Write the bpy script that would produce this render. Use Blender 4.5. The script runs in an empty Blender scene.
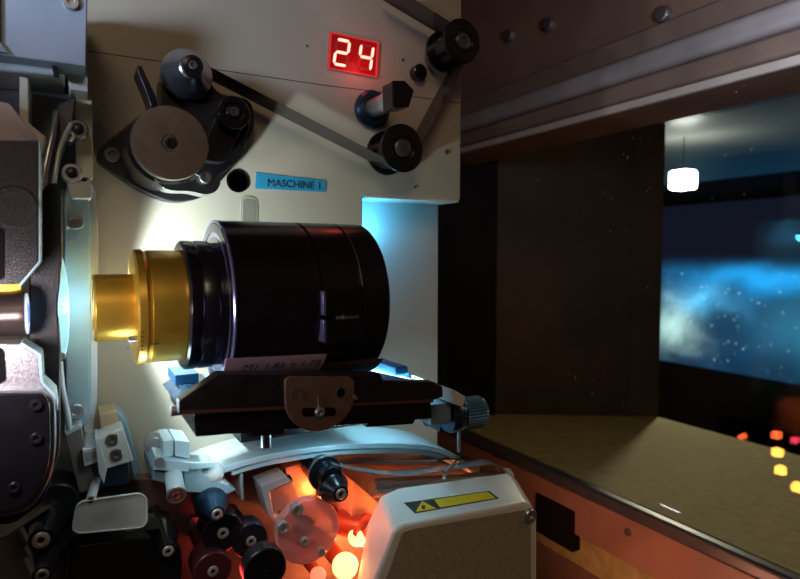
import bpy, math, random
from mathutils import Vector, Matrix
random.seed(7)
C = bpy.context.scene
COL = C.collection
# ------------------------------------------------------------------ camera, world, lights
CAMZ = 1.30
FPX, YAW, PIT = 590.0, math.radians(29.2), math.radians(3.3)
cam_d = bpy.data.cameras.new('camera'); cam = bpy.data.objects.new('camera', cam_d); COL.objects.link(cam)
cam_d.sensor_width = 36; cam_d.lens = FPX*36/800; cam_d.clip_start = 0.01; cam_d.clip_end = 100
cam.location = (0, 0, CAMZ); cam.rotation_euler = (math.radians(90)-PIT, 0, -YAW)
cam_d.dof.use_dof = True; cam_d.dof.focus_distance = 0.46; cam_d.dof.aperture_fstop = 9
C.camera = cam
C.view_settings.view_transform = 'Standard'; C.view_settings.look = 'None'
C.view_settings.gamma = 1; C.view_settings.exposure = 0.15; C.view_settings.use_curve_mapping = False
w = bpy.data.worlds.new('world'); C.world = w; w.use_nodes = True
w.node_tree.nodes['Background'].inputs[0].default_value = (0.55, 0.5, 0.5, 1)
w.node_tree.nodes['Background'].inputs[1].default_value = 0.004

FWD = Vector((math.sin(YAW)*math.cos(PIT), math.cos(YAW)*math.cos(PIT), -math.sin(PIT)))
RGT = Vector((math.cos(YAW), -math.sin(YAW), 0)); UPV = RGT.cross(FWD)
def ray(px, py): return FWD + RGT*((px-400)/FPX) + UPV*((289.5-py)/FPX)
def P(px, py, Y):                       # point on the plane y = Y (centimetres, z measured from eye height)
    d = ray(px, py); return d*(Y/d.y)
def W(px, py, X):                       # point on the plane x = X
    d = ray(px, py); return d*(X/d.x)
def R(rpx, px, py, Y): return rpx/FPX*P(px, py, Y).dot(FWD)   # pixel length to centimetres
def wm(v): return Vector((v[0]*.01, v[1]*.01, v[2]*.01+CAMZ))
def light(kind, name, at, col, watts, size=.02, aim=None, spot=None, blend=.15, sy=None):
    l = bpy.data.lights.new(name, kind); l.color = col; l.energy = watts
    o = bpy.data.objects.new(name, l); COL.objects.link(o); o.location = wm(at)
    if kind == 'AREA':
        l.size = size
        if sy: l.shape = 'RECTANGLE'; l.size_y = sy
    else: l.shadow_soft_size = size
    if kind == 'SPOT': l.spot_size = spot; l.spot_blend = blend
    if aim is not None: o.rotation_euler = (wm(aim)-wm(at)).to_track_quat('-Z', 'Y').to_euler()
    return o
# added ambient fill behind the camera, dim and warm, no lamp there
light('AREA', 'booth_ambient_fill', (-40, -108, 100), (1, .74, .50), 3.6, .5, (30, 55, -5))
# light that spills out of the film gate towards the lens and over the machine plate
light('SPOT', 'gate_spill_light', (2.0, 45.4, -3.3), (.80, .97, 1.0), 1.75, .006, (30, 46.2, -3.3), math.radians(140), .22)
light('POINT', 'lower_left_fill', P(135, 395, 40), (.68, .90, 1.0), .055, .01)  # added point light, stands in for scattered projector light at lower left
light('POINT', 'gate_aperture_light', P(73, 306, 44.4), (.30, .68, 1.0), .034, .008)
light('SPOT', 'film_box_fill', (-22, 22, 14), (.62, .76, 1.0), 4.2, .04, (1, 44, 18.5), math.radians(30), .4)  # added spot brightening the cover box, has no source
light('POINT', 'lamphouse_spill', (-5.0, 33.5, -4.0), (1.0, .92, .97), .34, .01)
# added blue fills standing in for stray light behind the lens
light('POINT', 'recess_blue_fill', P(374, 226, 54.0), (.08, .50, 1.0), .085, .006)
light('AREA', 'rim_blue_fill', (20, 48.2, -10.0), (.34, .80, 1.0), .45, .16, (20.5, 48.6, -20), sy=.04)  # added area light over the curved rim, no lamp there
# red and orange glow in the sound head
light('POINT', 'sound_lamp_glow', P(366, 556, 45.6), (1.0, .24, .07), .75, .008)
light('POINT', 'red_reader_glow', P(232, 572, 45.5), (1.0, .05, .05), .025, .01)
light('SPOT', 'button_glow', (41, 45, -46), (1.0, .36, .22), 1.1, .003, (65, 46, -37), math.radians(120), .8)
light('SPOT', 'port_frame_fill', (44, 20, 17), (.74, .84, 1.0), 3.4, .03, (65, 50, 27), math.radians(84), .6)  # added spot brightening the upper port frame
light('POINT', 'cheek_fill', P(322, 500, 46.2), (1.0, .22, .06), .06, .006)  # added point light making the cheek area more orange
light('POINT', 'display_glow', P(368, 60, 50.0), (1.0, .06, .05), .014, .008)
light('POINT', 'ball_fill', P(228, 458, 43.4), (.60, .90, 1.0), .022, .006)  # added point light brightening the white ball, no source there
light('POINT', 'rim_fill', P(340, 436, 43.0), (.40, .80, 1.0), .05, .008)  # added point light in front of the rim, no source there
# auditorium
light('AREA', 'sill_fill', (100, 17, 29), (1, .84, .5), .5, .15, (92, 75, -40))  # added area light out of view, brightens the sill
lpl = W(683, 180, 200)
light('SPOT', 'hall_lamp_beam', (lpl.x-5.5, lpl.y-4, lpl.z-4.5), (1.0, .93, .66), 15, .02, (90, 62, -38), math.radians(60), .4)

# ------------------------------------------------------------------ materials
def mat(name, col, rough=.5, metal=0, var=.15, scale=40, bump=0, bscale=300, emit=None, es=0, spec=.5, trans=0, alpha=1, coat=0, aniso=0):
    m = bpy.data.materials.new(name); m.use_nodes = True; nt = m.node_tree; b = nt.nodes['Principled BSDF']
    tc = nt.nodes.new('ShaderNodeTexCoord')
    n = nt.nodes.new('ShaderNodeTexNoise'); n.inputs['Scale'].default_value = scale; n.inputs['Detail'].default_value = 5
    nt.links.new(tc.outputs['Object'], n.inputs['Vector'])
    r = nt.nodes.new('ShaderNodeValToRGB')
    r.color_ramp.elements[0].position = .3; r.color_ramp.elements[1].position = .7
    r.color_ramp.elements[0].color = (*[c*(1-var) for c in col], 1); r.color_ramp.elements[1].color = (*[min(1, c*(1+var)) for c in col], 1)
    nt.links.new(n.outputs['Fac'], r.inputs[0]); nt.links.new(r.outputs[0], b.inputs['Base Color'])
    mr = nt.nodes.new('ShaderNodeMapRange'); mr.inputs[3].default_value = rough*.85; mr.inputs[4].default_value = min(1, rough*1.15)
    nt.links.new(n.outputs['Fac'], mr.inputs[0]); nt.links.new(mr.outputs[0], b.inputs['Roughness'])
    b.inputs['Metallic'].default_value = metal; b.inputs['Specular IOR Level'].default_value = spec
    b.inputs['Transmission Weight'].default_value = trans; b.inputs['Alpha'].default_value = alpha; b.inputs['Coat Weight'].default_value = coat
    if emit: b.inputs['Emission Color'].default_value = (*emit, 1); b.inputs['Emission Strength'].default_value = es
    if bump:
        n2 = nt.nodes.new('ShaderNodeTexNoise'); n2.inputs['Scale'].default_value = bscale; n2.inputs['Detail'].default_value = 3
        nt.links.new(tc.outputs['Object'], n2.inputs['Vector'])
        bp = nt.nodes.new('ShaderNodeBump'); bp.inputs['Strength'].default_value = bump; bp.inputs['Distance'].default_value = .0006
        nt.links.new(n2.outputs['Fac'], bp.inputs['Height']); nt.links.new(bp.outputs[0], b.inputs['Normal'])
    return m
CREAM = mat('cream_enamel', (.51, .465, .37), .42, 0, .05, 14, .06, 250)
CREAM2 = mat('cream_underside', (.68, .66, .58), .45, 0, .04, 14)
BLK = mat('black_paint', (.012, .011, .013), .36, 0, .2, 60, .10, 500)
BLKG = mat('black_gloss', (.010, .009, .012), .22, 0, .2, 60, .03, 400, spec=.6)
CRINK = mat('black_crinkle', (.016, .012, .016), .34, 0, .3, 90, .5, 1300, spec=.7)
SPECK = mat('black_speckled_metal', (.014, .011, .013), .38, .1, .35, 700, .6, 1500, spec=.8)
DARKF = mat('anodised_dark', (.035, .035, .045), .3, .6, .2, 60)
DISC = mat('worn_bronze_grey', (.20, .165, .13), .42, .55, .12, 120, .2, 900)
STEEL = mat('steel', (.55, .56, .58), .32, .85, .1, 80, .05, 600)
BRUSH = mat('blue_grey_sheet', (.30, .36, .46), .45, .35, .12, 22, .04, 700)
ALU = mat('aluminium', (.62, .66, .68), .45, .5, .08, 50, .04, 500)
ALUB = mat('blue_grey_casting', (.22, .33, .41), .5, .2, .12, 30, .08, 300)
GOLD = mat('gold_anodised', (.80, .47, .06), .32, .7, .08, 60, .04, 500)
GOLDD = mat('dark_engraving', (.05, .02, .01), .6, 0)
BRONZE = mat('rough_gold_edge', (.45, .25, .12), .4, .6, .4, 300, 1.0, 900)
LABELP = mat('lit_violet_label', (.85, .58, .82), .45, 0, .06, 60)  # violet paper, red and blue light from below put into its colour
LABELB = mat('blue_tape', (.03, .33, .56), .42, 0, .08, 60)
INK = mat('ink', (.02, .015, .05), .6, 0)
YEL = mat('yellow_sticker', (.85, .55, .03), .45, 0, .06, 60)
INKG = mat('sticker_dark', (.05, .045, .03), .5, 0)
FILM = mat('dark_film', (.030, .022, .020), .16, 0, .2, 120, .0, spec=.6, coat=.25)
FILML = mat('film_surface_pale', (.30, .30, .31), .22, .3, .3, 80)
WHITE = mat('white_enamel', (.80, .74, .68), .38, 0, .04, 20, .03)
OLIVE = mat('olive_grey_panel', (.38, .31, .21), .6, 0, .14, 260, .3, 900)
BLUEP = mat('blue_anodised', (.03, .16, .36), .3, .6, .15, 60)
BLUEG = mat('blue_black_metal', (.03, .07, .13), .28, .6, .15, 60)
GREYB = mat('pale_blue_plastic', (.42, .58, .66), .4, 0, .06, 40)
BROWNP = mat('soundhead_casting', (.16, .12, .12), .45, .3, .25, 25, .15, 200)
FRAMEW = mat('brown_wood_frame', (.15, .10, .08), .42, 0, .2, 14, .1, 120)
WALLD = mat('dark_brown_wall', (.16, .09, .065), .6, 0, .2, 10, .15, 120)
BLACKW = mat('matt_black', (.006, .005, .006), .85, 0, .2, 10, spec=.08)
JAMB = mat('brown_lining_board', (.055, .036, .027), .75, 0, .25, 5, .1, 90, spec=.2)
SILL = mat('olive_felt_sill', (.30, .245, .10), .85, 0, .25, 60, .4, 400)
RUBBER = mat('rubber_seal', (.045, .045, .055), .38, 0, .2, 40)
HALLC = mat('glossy_hall_ceiling', (.24, .25, .22), .36, 0, .2, 3, .1, 40)
CLEAR = mat('clear_acrylic', (.62, .68, .70), .12, 0, .1, 60, alpha=.62)
PINKD = mat('translucent_red_disc', (.78, .36, .36), .16, 0, .12, 60, alpha=.72, coat=1)
RED7 = mat('red_display_window', (.25, .008, .010), .25, 0, .1, 60, emit=(.8, .01, .015), es=.16)
REDOFF = mat('unlit_segment', (.30, .03, .03), .35, 0, .1, emit=(1, .03, .03), es=.12)
REDON = mat('lit_segment', (1, .5, .4), .4, 0, 0, emit=(1, .30, .22), es=2.6)
SCREWR = mat('dark_steel_screw', (.25, .22, .22), .3, .8, .15, 90)
RING = mat('pale_worn_screw', (.55, .48, .45), .35, .5, .2, 90)
BULB = mat('lamp_bulb', (1, .7, .4), .3, 0, 0, emit=(1, .46, .16), es=2.6)
BULBR = mat('red_lens_glow', (1, .3, .3), .3, 0, 0, emit=(1, .16, .08), es=1.6)
HALL = mat('hall_lamp', (1, 1, 1), .4, 0, 0, emit=(.95, 1, .9), es=26)
def btn_mat(n, c, s): return mat(n, c, .4, 0, 0, emit=c, es=s)
# glass of the projection port with dust
def glass_port():
    m = bpy.data.materials.new('port_glass'); m.use_nodes = True; nt = m.node_tree; nt.nodes.clear()
    o = nt.nodes.new('ShaderNodeOutputMaterial'); mx = nt.nodes.new('ShaderNodeMixShader')
    t = nt.nodes.new('ShaderNodeBsdfTransparent'); g = nt.nodes.new('ShaderNodeBsdfGlossy'); g.inputs['Roughness'].default_value = .0
    mx.inputs[0].default_value = .03
    df = nt.nodes.new('ShaderNodeBsdfDiffuse'); df.inputs[0].default_value = (.5, .5, .5, 1)
    tc = nt.nodes.new('ShaderNodeTexCoord'); v = nt.nodes.new('ShaderNodeTexNoise'); v.inputs['Scale'].default_value = 170
    nt.links.new(tc.outputs['Object'], v.inputs['Vector'])
    mr = nt.nodes.new('ShaderNodeMapRange'); mr.inputs[1].default_value = .72; mr.inputs[2].default_value = .80; mr.inputs[4].default_value = .35
    nt.links.new(v.outputs['Fac'], mr.inputs[0]); m2 = nt.nodes.new('ShaderNodeMixShader')
    nt.links.new(t.outputs[0], mx.inputs[1]); nt.links.new(g.outputs[0], mx.inputs[2])
    nt.links.new(mr.outputs[0], m2.inputs[0]); nt.links.new(mx.outputs[0], m2.inputs[1]); nt.links.new(df.outputs[0], m2.inputs[2])
    nt.links.new(m2.outputs[0], o.inputs[0]); return m
PORTG = glass_port()
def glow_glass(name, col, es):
    return mat(name, col, .12, 0, .3, 200, emit=col, es=es, spec=.8)  # emission stands in for projector light on the glass

# ------------------------------------------------------------------ mesh helpers
LOC = {}
class MB:
    def __init__(s): s.v = []; s.f = []
    def add(s, vs, fs):
        b = len(s.v); s.v += [Vector(v) for v in vs]; s.f += [[b+i for i in f] for f in fs]; return s
    def loft(s, A, B):          # two matching closed outlines
        n = len(A); s.add(list(A)+list(B), [list(range(n))[::-1], list(range(n, 2*n))]+[[i, (i+1) % n, n+(i+1) % n, n+i] for i in range(n)]); return s
    def prism(s, poly, y0, y1):  # outline of (x, z) pushed along y
        return s.loft([(x, y0, z) for x, z in poly], [(x, y1, z) for x, z in poly])
    def box(s, x0, x1, y0, y1, z0, z1): return s.prism([(x0, z0), (x1, z0), (x1, z1), (x0, z1)], y0, y1)
    def lathe(s, prof, o=(0, 0, 0), ax=(0, -1, 0), n=40, ridge=None):
        o = Vector(o); ax = Vector(ax).normalized(); u = ax.orthogonal().normalized(); v = ax.cross(u); vs = []; m = len(prof)
        for i in range(n):
            a = 2*math.pi*i/n
            for (t, r) in prof:
                rr = r
                if ridge and ridge[0] <= t <= ridge[1] and r > 0: rr = r - (ridge[2] if i % 2 else 0)
                vs.append(o+ax*t+(u*math.cos(a)+v*math.sin(a))*rr)
        fs = []
        for i in range(n):
            j = (i+1) % n
            for k in range(m-1): fs.append([i*m+k, i*m+k+1, j*m+k+1, j*m+k])
        fs.append([i*m for i in range(n)][::-1]); fs.append([i*m+m-1 for i in range(n)])
        return s.add(vs, fs)
    def cyl(s, a, b, r, r2=None, n=32):
        a = Vector(a); b = Vector(b); L = (b-a).length; return s.lathe([(0, r), (L, r if r2 is None else r2)], a, b-a, n)
    def tube(s, pts, r, n=12):
        pts = [Vector(p) for p in pts]; vs = []
        for i, p in enumerate(pts):
            d = (pts[min(i+1, len(pts)-1)]-pts[max(i-1, 0)]).normalized()
            ref = Vector((0, 1, 0)) if abs(d.y) < .8 else Vector((1, 0, 0))
            u = d.cross(ref).normalized(); v = d.cross(u)
            for k in range(n): a = 2*math.pi*k/n; vs.append(p+(u*math.cos(a)+v*math.sin(a))*r)
        fs = [[i*n+k, i*n+(k+1) % n, (i+1)*n+(k+1) % n, (i+1)*n+k] for i in range(len(pts)-1) for k in range(n)]
        fs += [list(range(n))[::-1], list(range((len(pts)-1)*n, len(pts)*n))]
        return s.add(vs, fs)
    def ribbon(s, pts, y0, y1, t=.02):   # strip following (x, z) points, width along y
        pts = [Vector((p[0], 0, p[1])) for p in pts]; L = []; Rr = []
        for i, p in enumerate(pts):
            d = (pts[min(i+1, len(pts)-1)]-pts[max(i-1, 0)]).normalized(); nn = Vector((-d.z, 0, d.x))*t/2
            L.append(p+nn); Rr.append(p-nn)
        return s.prism([(p.x, p.z) for p in L+Rr[::-1]], y0, y1)
    def build(s, name, m, parent=None, bevel=.05, seg=2, ang=35, origin=None):
        if parent is not None: org = LOC[parent.name]
        elif origin is not None: org = Vector(origin)
        else:
            lo = Vector([min(v[i] for v in s.v) for i in range(3)]); hi = Vector([max(v[i] for v in s.v) for i in range(3)])
            org = Vector(((lo.x+hi.x)/2, (lo.y+hi.y)/2, lo.z))
        me = bpy.data.meshes.new(name); me.from_pydata([tuple((v-org)*.01) for v in s.v], [], s.f); me.validate()
        import bmesh
        bm = bmesh.new(); bm.from_mesh(me); bmesh.ops.recalc_face_normals(bm, faces=bm.faces); bm.to_mesh(me); bm.free()
        me.materials.append(m)
        for p in me.polygons: p.use_smooth = True
        me.set_sharp_from_angle(angle=math.radians(ang))
        o = bpy.data.objects.new(name, me); COL.objects.link(o)
        if parent is None: o.location = wm(org)
        else: o.parent = parent
        LOC[o.name] = org
        if bevel:
            b = o.modifiers.new('bevel', 'BEVEL'); b.width = bevel*.01; b.segments = seg; b.limit_method = 'ANGLE'; b.angle_limit = math.radians(40); b.harden_normals = True
        return o
def X2(px, py, Y): p = P(px, py, Y); return (p.x, p.z)
def poly(pts, Y): return [X2(a, b, Y) for a, b in pts]
def rounded(pts, r, n=5):        # outline with rounded corners
    out = []; N = len(pts)
    for i in range(N):
        p = Vector(pts[i]); a = Vector(pts[i-1]); b = Vector(pts[(i+1) % N])
        da = (a-p); db = (b-p); rr = min(r, da.length*.45, db.length*.45)
        p0 = p+da.normalized()*rr; p1 = p+db.normalized()*rr
        for k in range(n+1): t = k/n; out.append(tuple(p0*(1-t)**2+p*2*t*(1-t)+p1*t*t))
    return out
def tag(o, label=None, cat=None, group=None, kind=None):
    if label: o['label'] = label
    if cat: o['category'] = cat
    if group: o['group'] = group
    if kind: o['kind'] = kind
    return o
def thing(name, at, label, cat, group=None):
    o = bpy.data.objects.new(name, None); COL.objects.link(o); o.empty_display_size = .01
    o.location = wm(at); LOC[o.name] = Vector(at); return tag(o, label, cat, group)
def cp(src, parent, org, at, scale=1):
    o = src.copy(); COL.objects.link(o); o.parent = parent
    o.location = (Vector(at)-LOC[parent.name])*.01; o.scale = (scale,)*3; LOC[o.name] = Vector(at); return o
def screw(parent, at, r, m=None, name='screw', ax=(0, -1, 0), label=None):   # socket head screw, built in place
    b = MB(); b.lathe([(0, r), (r*.45, r), (r*.55, r*.9), (r*.55, r*.5), (r*.2, r*.46)], at, ax, 24)
    o = b.build(name, m or STEEL, parent, 0)
    if label: o['label'] = label
    return o
def text_mesh(body, name, m, parent, at, size, tilt=0, depth=.01, bold=0, shear=0, sx=1, base=None):
    cu = bpy.data.curves.new(name, 'FONT'); cu.body = body; cu.size = 1; cu.extrude = depth/size; cu.offset = bold/size; cu.shear = shear
    t = bpy.data.objects.new(name+'_tmp', cu); COL.objects.link(t)
    dg = bpy.context.evaluated_depsgraph_get(); me = bpy.data.meshes.new_from_object(t.evaluated_get(dg)); bpy.data.objects.remove(t)
    me.materials.clear(); me.materials.append(m)
    o = bpy.data.objects.new(name, me); COL.objects.link(o); o.parent = parent
    if base is None: base = Matrix.Rotation(tilt, 4, 'Y') @ Matrix.Rotation(math.radians(90), 4, 'X')
    o.matrix_local = Matrix.Translation((Vector(at)-LOC[parent.name])*.01) @ base @ Matrix.Diagonal((sx*size*.01, size*.01, size*.01, 1))
    LOC[o.name] = Vector(at); return o
def struct(o): o['kind'] = 'structure'; return o

# ------------------------------------------------------------------ booth and port
XW = 65; XF = 137; YJ = 103.6
ZB = W(560, 469.3, XW).z; ZT = W(560, 128.3, XW).z
zb_f = W(670, 420, XF).z
ZJB = P(430, 411, YJ).z
Y0 = 10
struct(MB().box(-150, 65, -120, 200, -131, -130).build('floor', WALLD, bevel=0))
struct(MB().box(-150, 65, -120, 200, 120, 122).build('ceiling', WALLD, bevel=0))
wr = MB()
wr.box(XW, XF, YJ, 200, -130, 120)
wr.box(XW, XF, -120, Y0, -130, 120)
wr.box(XW+10, XF, Y0, YJ, 35, 120)
wr.box(XW, XW+10, Y0, YJ, ZT, 120)
wr.box(XW, XF, Y0, YJ, -130, min(ZB, zb_f)-3)
wr = wr.build('wall_right', WALLD, bevel=0); struct(wr)
struct(MB().box(-150, 65, 200, 204, -130, 120).build('wall_back', WALLD, bevel=0))
struct(MB().box(-154, -150, -120, 204, -130, 120).build('wall_left', WALLD, bevel=0))
# sill and linings of the port tunnel
s = MB(); s.loft([(XW, Y0, ZB), (XF, Y0, zb_f), (XF, Y0, zb_f-2.9), (XW, Y0, zb_f-2.9)], [(XW, YJ, ZB), (XF, YJ, zb_f), (XF, YJ, zb_f-2.9), (XW, YJ, zb_f-2.9)])
struct(s.build('trim_1', SILL, bevel=0)); bpy.data.objects['trim_1']['label'] = 'olive felt sill of the projection port'
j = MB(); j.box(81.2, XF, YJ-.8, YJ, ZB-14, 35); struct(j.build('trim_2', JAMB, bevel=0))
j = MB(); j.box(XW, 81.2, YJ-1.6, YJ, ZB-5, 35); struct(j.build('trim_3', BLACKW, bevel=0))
j = MB(); j.box(XW+10, XF, Y0, YJ, 34.2, 35); struct(j.build('trim_4', HALLC, bevel=0))
# frame round the port glass
win = thing('window_1', (XW, 50, ZB-4), 'wide projection port with dusty glass in a brown frame', 'window'); del win['category']; struct(win)
g = MB(); g.box(XW+2.0, XW+2.5, Y0, YJ-1.7, ZB+.02, ZT-.02); g.build('window_pane', PORTG, win, 0)
zc2 = W(600, 49.5, XW).z
fr = MB()
fr.box(XW-1.6, XW, -20, 130, ZT+1.0, ZT+3.4); fr.build('upper_frame_bar', FRAMEW, win, .5, 4)
fr = MB(); fr.box(XW-2.6, XW, -20, 130, ZT+3.4, ZT+6.2); fr.build('upper_moulding', mat('grey_brown_moulding', (.22, .19, .19), .3, 0, .15, 20), win, .9, 5)
fr = MB(); fr.box(XW-.7, XW, -20, 130, ZT+6.2, zc2); cas = fr.build('upper_casing_board', FRAMEW, win, .1)
for (a, b) in ((712, 32), (665, 15), (740, 12)):
    if (a, b) == (712, 32): screw(win, tuple(W(a, b, XW-.7)), .45, SCREWR, ax=(-1, 0, 0))
fr = MB(); fr.box(XW-1.0, XW, -20, 130, ZT-.1, ZT+1.0); fr.build('glass_bead', mat('pale_bead', (.36, .30, .26), .3, 0, .1), win, .3, 3)
fr = MB(); fr.box(XW-1.8, XW, -20, 130, ZB-1.9, ZB); fr.build('seal_strip', RUBBER, win, .5, 4)
fr = MB(); fr.box(XW-1.2, XW, -20, 130, ZB-8.2, ZB-1.9); fr.build('lower_casing_board', mat('red_brown_board', (.25, .13, .095), .45, 0, .15, 14, .1, 120), win, .25, 3)
screw(win, tuple(W(628, 532, XW-1.2)), .5, SCREWR, ax=(-1, 0, 0))
for k, (a, b) in enumerate(((512, 36), (551, 25), (665, 15))):
    c = tuple(W(a, b, XW)); o = MB().lathe([(0, 1.0), (.7, .95), (.9, .7)], c, (-1, 0, 0), 6 if k == 0 else 20).build('wall_bolt', SCREWR, None, .05)
    tag(o, ('hexagon bolt in the dark wall, nearest the black film roller', 'round bolt in the dark wall, between two others over the port', 'round bolt in the dark wall high over the middle of the port')[k], 'bolt', 'bolts above the port')
# socket plate on the lower wall, enlarged and blackened to take in shadow
XK = XW-1.7
a = W(535, 492, XK); b = W(572, 553, XK); zt_ = W(566, 509, XK).z
so = MB().box(XK, XW, b.y, a.y, b.z, zt_).build('wall_socket', mat('socket_black', (.006, .005, .006), .85, 0, .1, spec=.1), None, .15)
tag(so, 'dark square wall socket below the port behind the white box', 'socket')
# auditorium beyond
XS = 1500
struct(MB().box(XF, 260, -200, 420, 44, 52).build('trim_5', HALLC, bevel=0))
struct(MB().box(260, 420, -200, 620, 56, 64).build('trim_6', HALLC, bevel=0))
struct(MB().box(420, 1520, -500, 1800, 150, 160).build('trim_7', BLACKW, bevel=0))
struct(MB().box(1520, 1530, -500, 1800, -700, 160).build('wall_front', BLACKW, bevel=0))
struct(MB().box(XF, 1520, 1790, 1800, -700, 160).build('wall_side', BLACKW, bevel=0))
lp = W(683, 180, 200); hl = R(10, 683, 180, 43)  # size worked out below
dd = (lp.dot(FWD))/FPX
la = thing('ceiling_lamp', tuple(lp), 'bright square white lamp under the auditorium ceiling', 'lamp')
h = 9.5*dd
MB().box(lp.x-h, lp.x+h, lp.y-h*1.1, lp.y+h*1.1, lp.z-h, lp.z+h).build('lamp_glass', HALL, la, 1.2, 4)
MB().cyl((lp.x, lp.y, lp.z+h), (lp.x, lp.y, 44), .15).build('lamp_stem', BLACKW, la, 0)
# screen with a space picture
def screen_mat():
    m = bpy.data.materials.new('screen_picture'); m.use_nodes = True; nt = m.node_tree; b = nt.nodes['Principled BSDF']; N = nt.nodes.new; L = nt.links.new
    b.inputs['Base Color'].default_value = (.02, .02, .02, 1); b.inputs['Roughness'].default_value = .9
    tc = N('ShaderNodeTexCoord'); sp = N('ShaderNodeSeparateXYZ'); L(tc.outputs['Object'], sp.inputs[0])
    n = N('ShaderNodeTexNoise'); n.inputs['Scale'].default_value = .95; n.inputs['Detail'].default_value = 10; n.inputs['Distortion'].default_value = .3; L(tc.outputs['Object'], n.inputs['Vector'])
    def mth(op, a, b2=None, c=None):
        q = N('ShaderNodeMath'); q.operation = op
        for i, v in enumerate((a, b2, c)):
            if v is None: continue
            if isinstance(v, (int, float)): q.inputs[i].default_value = v
            else: L(v, q.inputs[i])
        return q.outputs[0]
    y = sp.outputs[1]; z = sp.outputs[2]; nf = mth('SUBTRACT', n.outputs['Fac'], .5)
    def gauss(cy, cz, wy, wz, k=1.0):
        a = mth('MULTIPLY', mth('ADD', mth('SUBTRACT', y, cy), mth('MULTIPLY', nf, k)), 1/wy); c = mth('MULTIPLY', mth('ADD', mth('SUBTRACT', z, cz), mth('MULTIPLY', nf, k)), 1/wz)
        r2 = mth('ADD', mth('MULTIPLY', a, a), mth('MULTIPLY', c, c)); return mth('EXPONENT', mth('MULTIPLY', r2, -1))
    G = SC
    e1 = gauss(G[0][0], G[0][1], .62, .62, 1.4); e2 = gauss(G[1][0], G[1][1], .75, .42, 1.2); e3 = gauss(G[2][0], G[2][1], 1.9, .36, .9); e4 = gauss(G[3][0], G[3][1], 1.2, .8, .6)
    base = mth('SMOOTH_MIN', 1, 1, 0)
    lo = N('ShaderNodeMapRange'); lo.interpolation_type = 'SMOOTHSTEP'; L(z, lo.inputs[0]); lo.inputs[1].default_value = SCTOP+.25; lo.inputs[2].default_value = SCTOP-.35
    def col(c, f):
        q = N('ShaderNodeVectorMath'); q.operation = 'SCALE'; q.inputs[0].default_value = c
        if isinstance(f, (int, float)): q.inputs['Scale'].default_value = f
        else: L(f, q.inputs['Scale'])
        return q.outputs[0]
    def add(a, c):
        q = N('ShaderNodeVectorMath'); q.operation = 'ADD'; L(a, q.inputs[0]); L(c, q.inputs[1]); return q.outputs[0]
    blue = mth('MULTIPLY', lo.outputs[0], mth('ADD', .55, nf))
    c = add(col((.003, .05, .12), blue), col((.50, .80, .70), mth('MULTIPLY', e1, lo.outputs[0])))
    c = add(c, col((.10, .55, .95), mth('MULTIPLY', e2, lo.outputs[0]))); c = add(c, col((.01, .36, .85), mth('MULTIPLY', e3, lo.outputs[0])))
    c = add(c, col((.02, .13, .20), mth('MULTIPLY', e4, lo.outputs[0])))
    vo = N('ShaderNodeTexVoronoi'); vo.inputs['Scale'].default_value = 6.5; L(tc.outputs['Object'], vo.inputs['Vector'])
    st = N('ShaderNodeMapRange'); L(vo.outputs['Distance'], st.inputs[0]); st.inputs[1].default_value = .17; st.inputs[2].default_value = .05; st.inputs[4].default_value = 1
    wn = N('ShaderNodeTexWhiteNoise'); L(vo.outputs['Color'], wn.inputs['Vector']); sel = mth('MULTIPLY', mth('POWER', wn.outputs['Value'], 2.5), st.outputs[0])
    c = add(c, col((.9, 1.1, 1.2), mth('MULTIPLY', sel, mth('ADD', mth('MULTIPLY', lo.outputs[0], .9), .03))))
    c = add(c, col((.004, .006, .014), 1.0))
    L(c, b.inputs['Emission Color']); b.inputs['Emission Strength'].default_value = 1.0
    return m
sb = W(700, 367, XS).z; st_ = sb+750
org = Vector((XS, 800, 0))
def sc(px, py): p = W(px, py, XS); return ((p.y-org.y)*.01, (p.z-org.z)*.01)
SC = [sc(672, 325), sc(700, 300), sc(765, 277), sc(805, 330)]; SCTOP = sc(700, 262)[1]
scr = MB().box(XS, XS+2, 100, 1380, sb, 140).build('cinema_screen', screen_mat(), None, 0, origin=org)
tag(scr, 'distant cinema screen with a blue star cloud picture', 'screen')
struct(MB().box(XF, 1520, -500, 1800, -705, -700).build('floor_2', BLACKW, bevel=0))

# ------------------------------------------------------------------ machine body
YP = 52; YR = 56.3
xr = P(461, 100, YP).x
zu = P(461, 200, YP).z
xs = P(363, 300, YP).x
body = thing('projector_machine', (20, 60, -130), 'cream enamelled projector machine with recessed right corner', 'machine')
q = MB(); q.prism([(-18, -46), (xs, -46), (xs, zu), (xr, zu), (xr, 34), (-18, 34)], YP, YR)
q.build('mounting_plate', CREAM, body, .12, 3)
MB().box(-18, xr, YR, 80, -46, 34).build('rear_cabinet', CREAM2, body, .1)
MB().box(-14, xr-3, 54, 78, -130, -46).build('pedestal', BLKG, body, .3)
MB().box(xs+.3, xr-.15, YP+.1, YR, zu-.25, zu-.02).build('plate_lip', CREAM2, body, .03)
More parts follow.
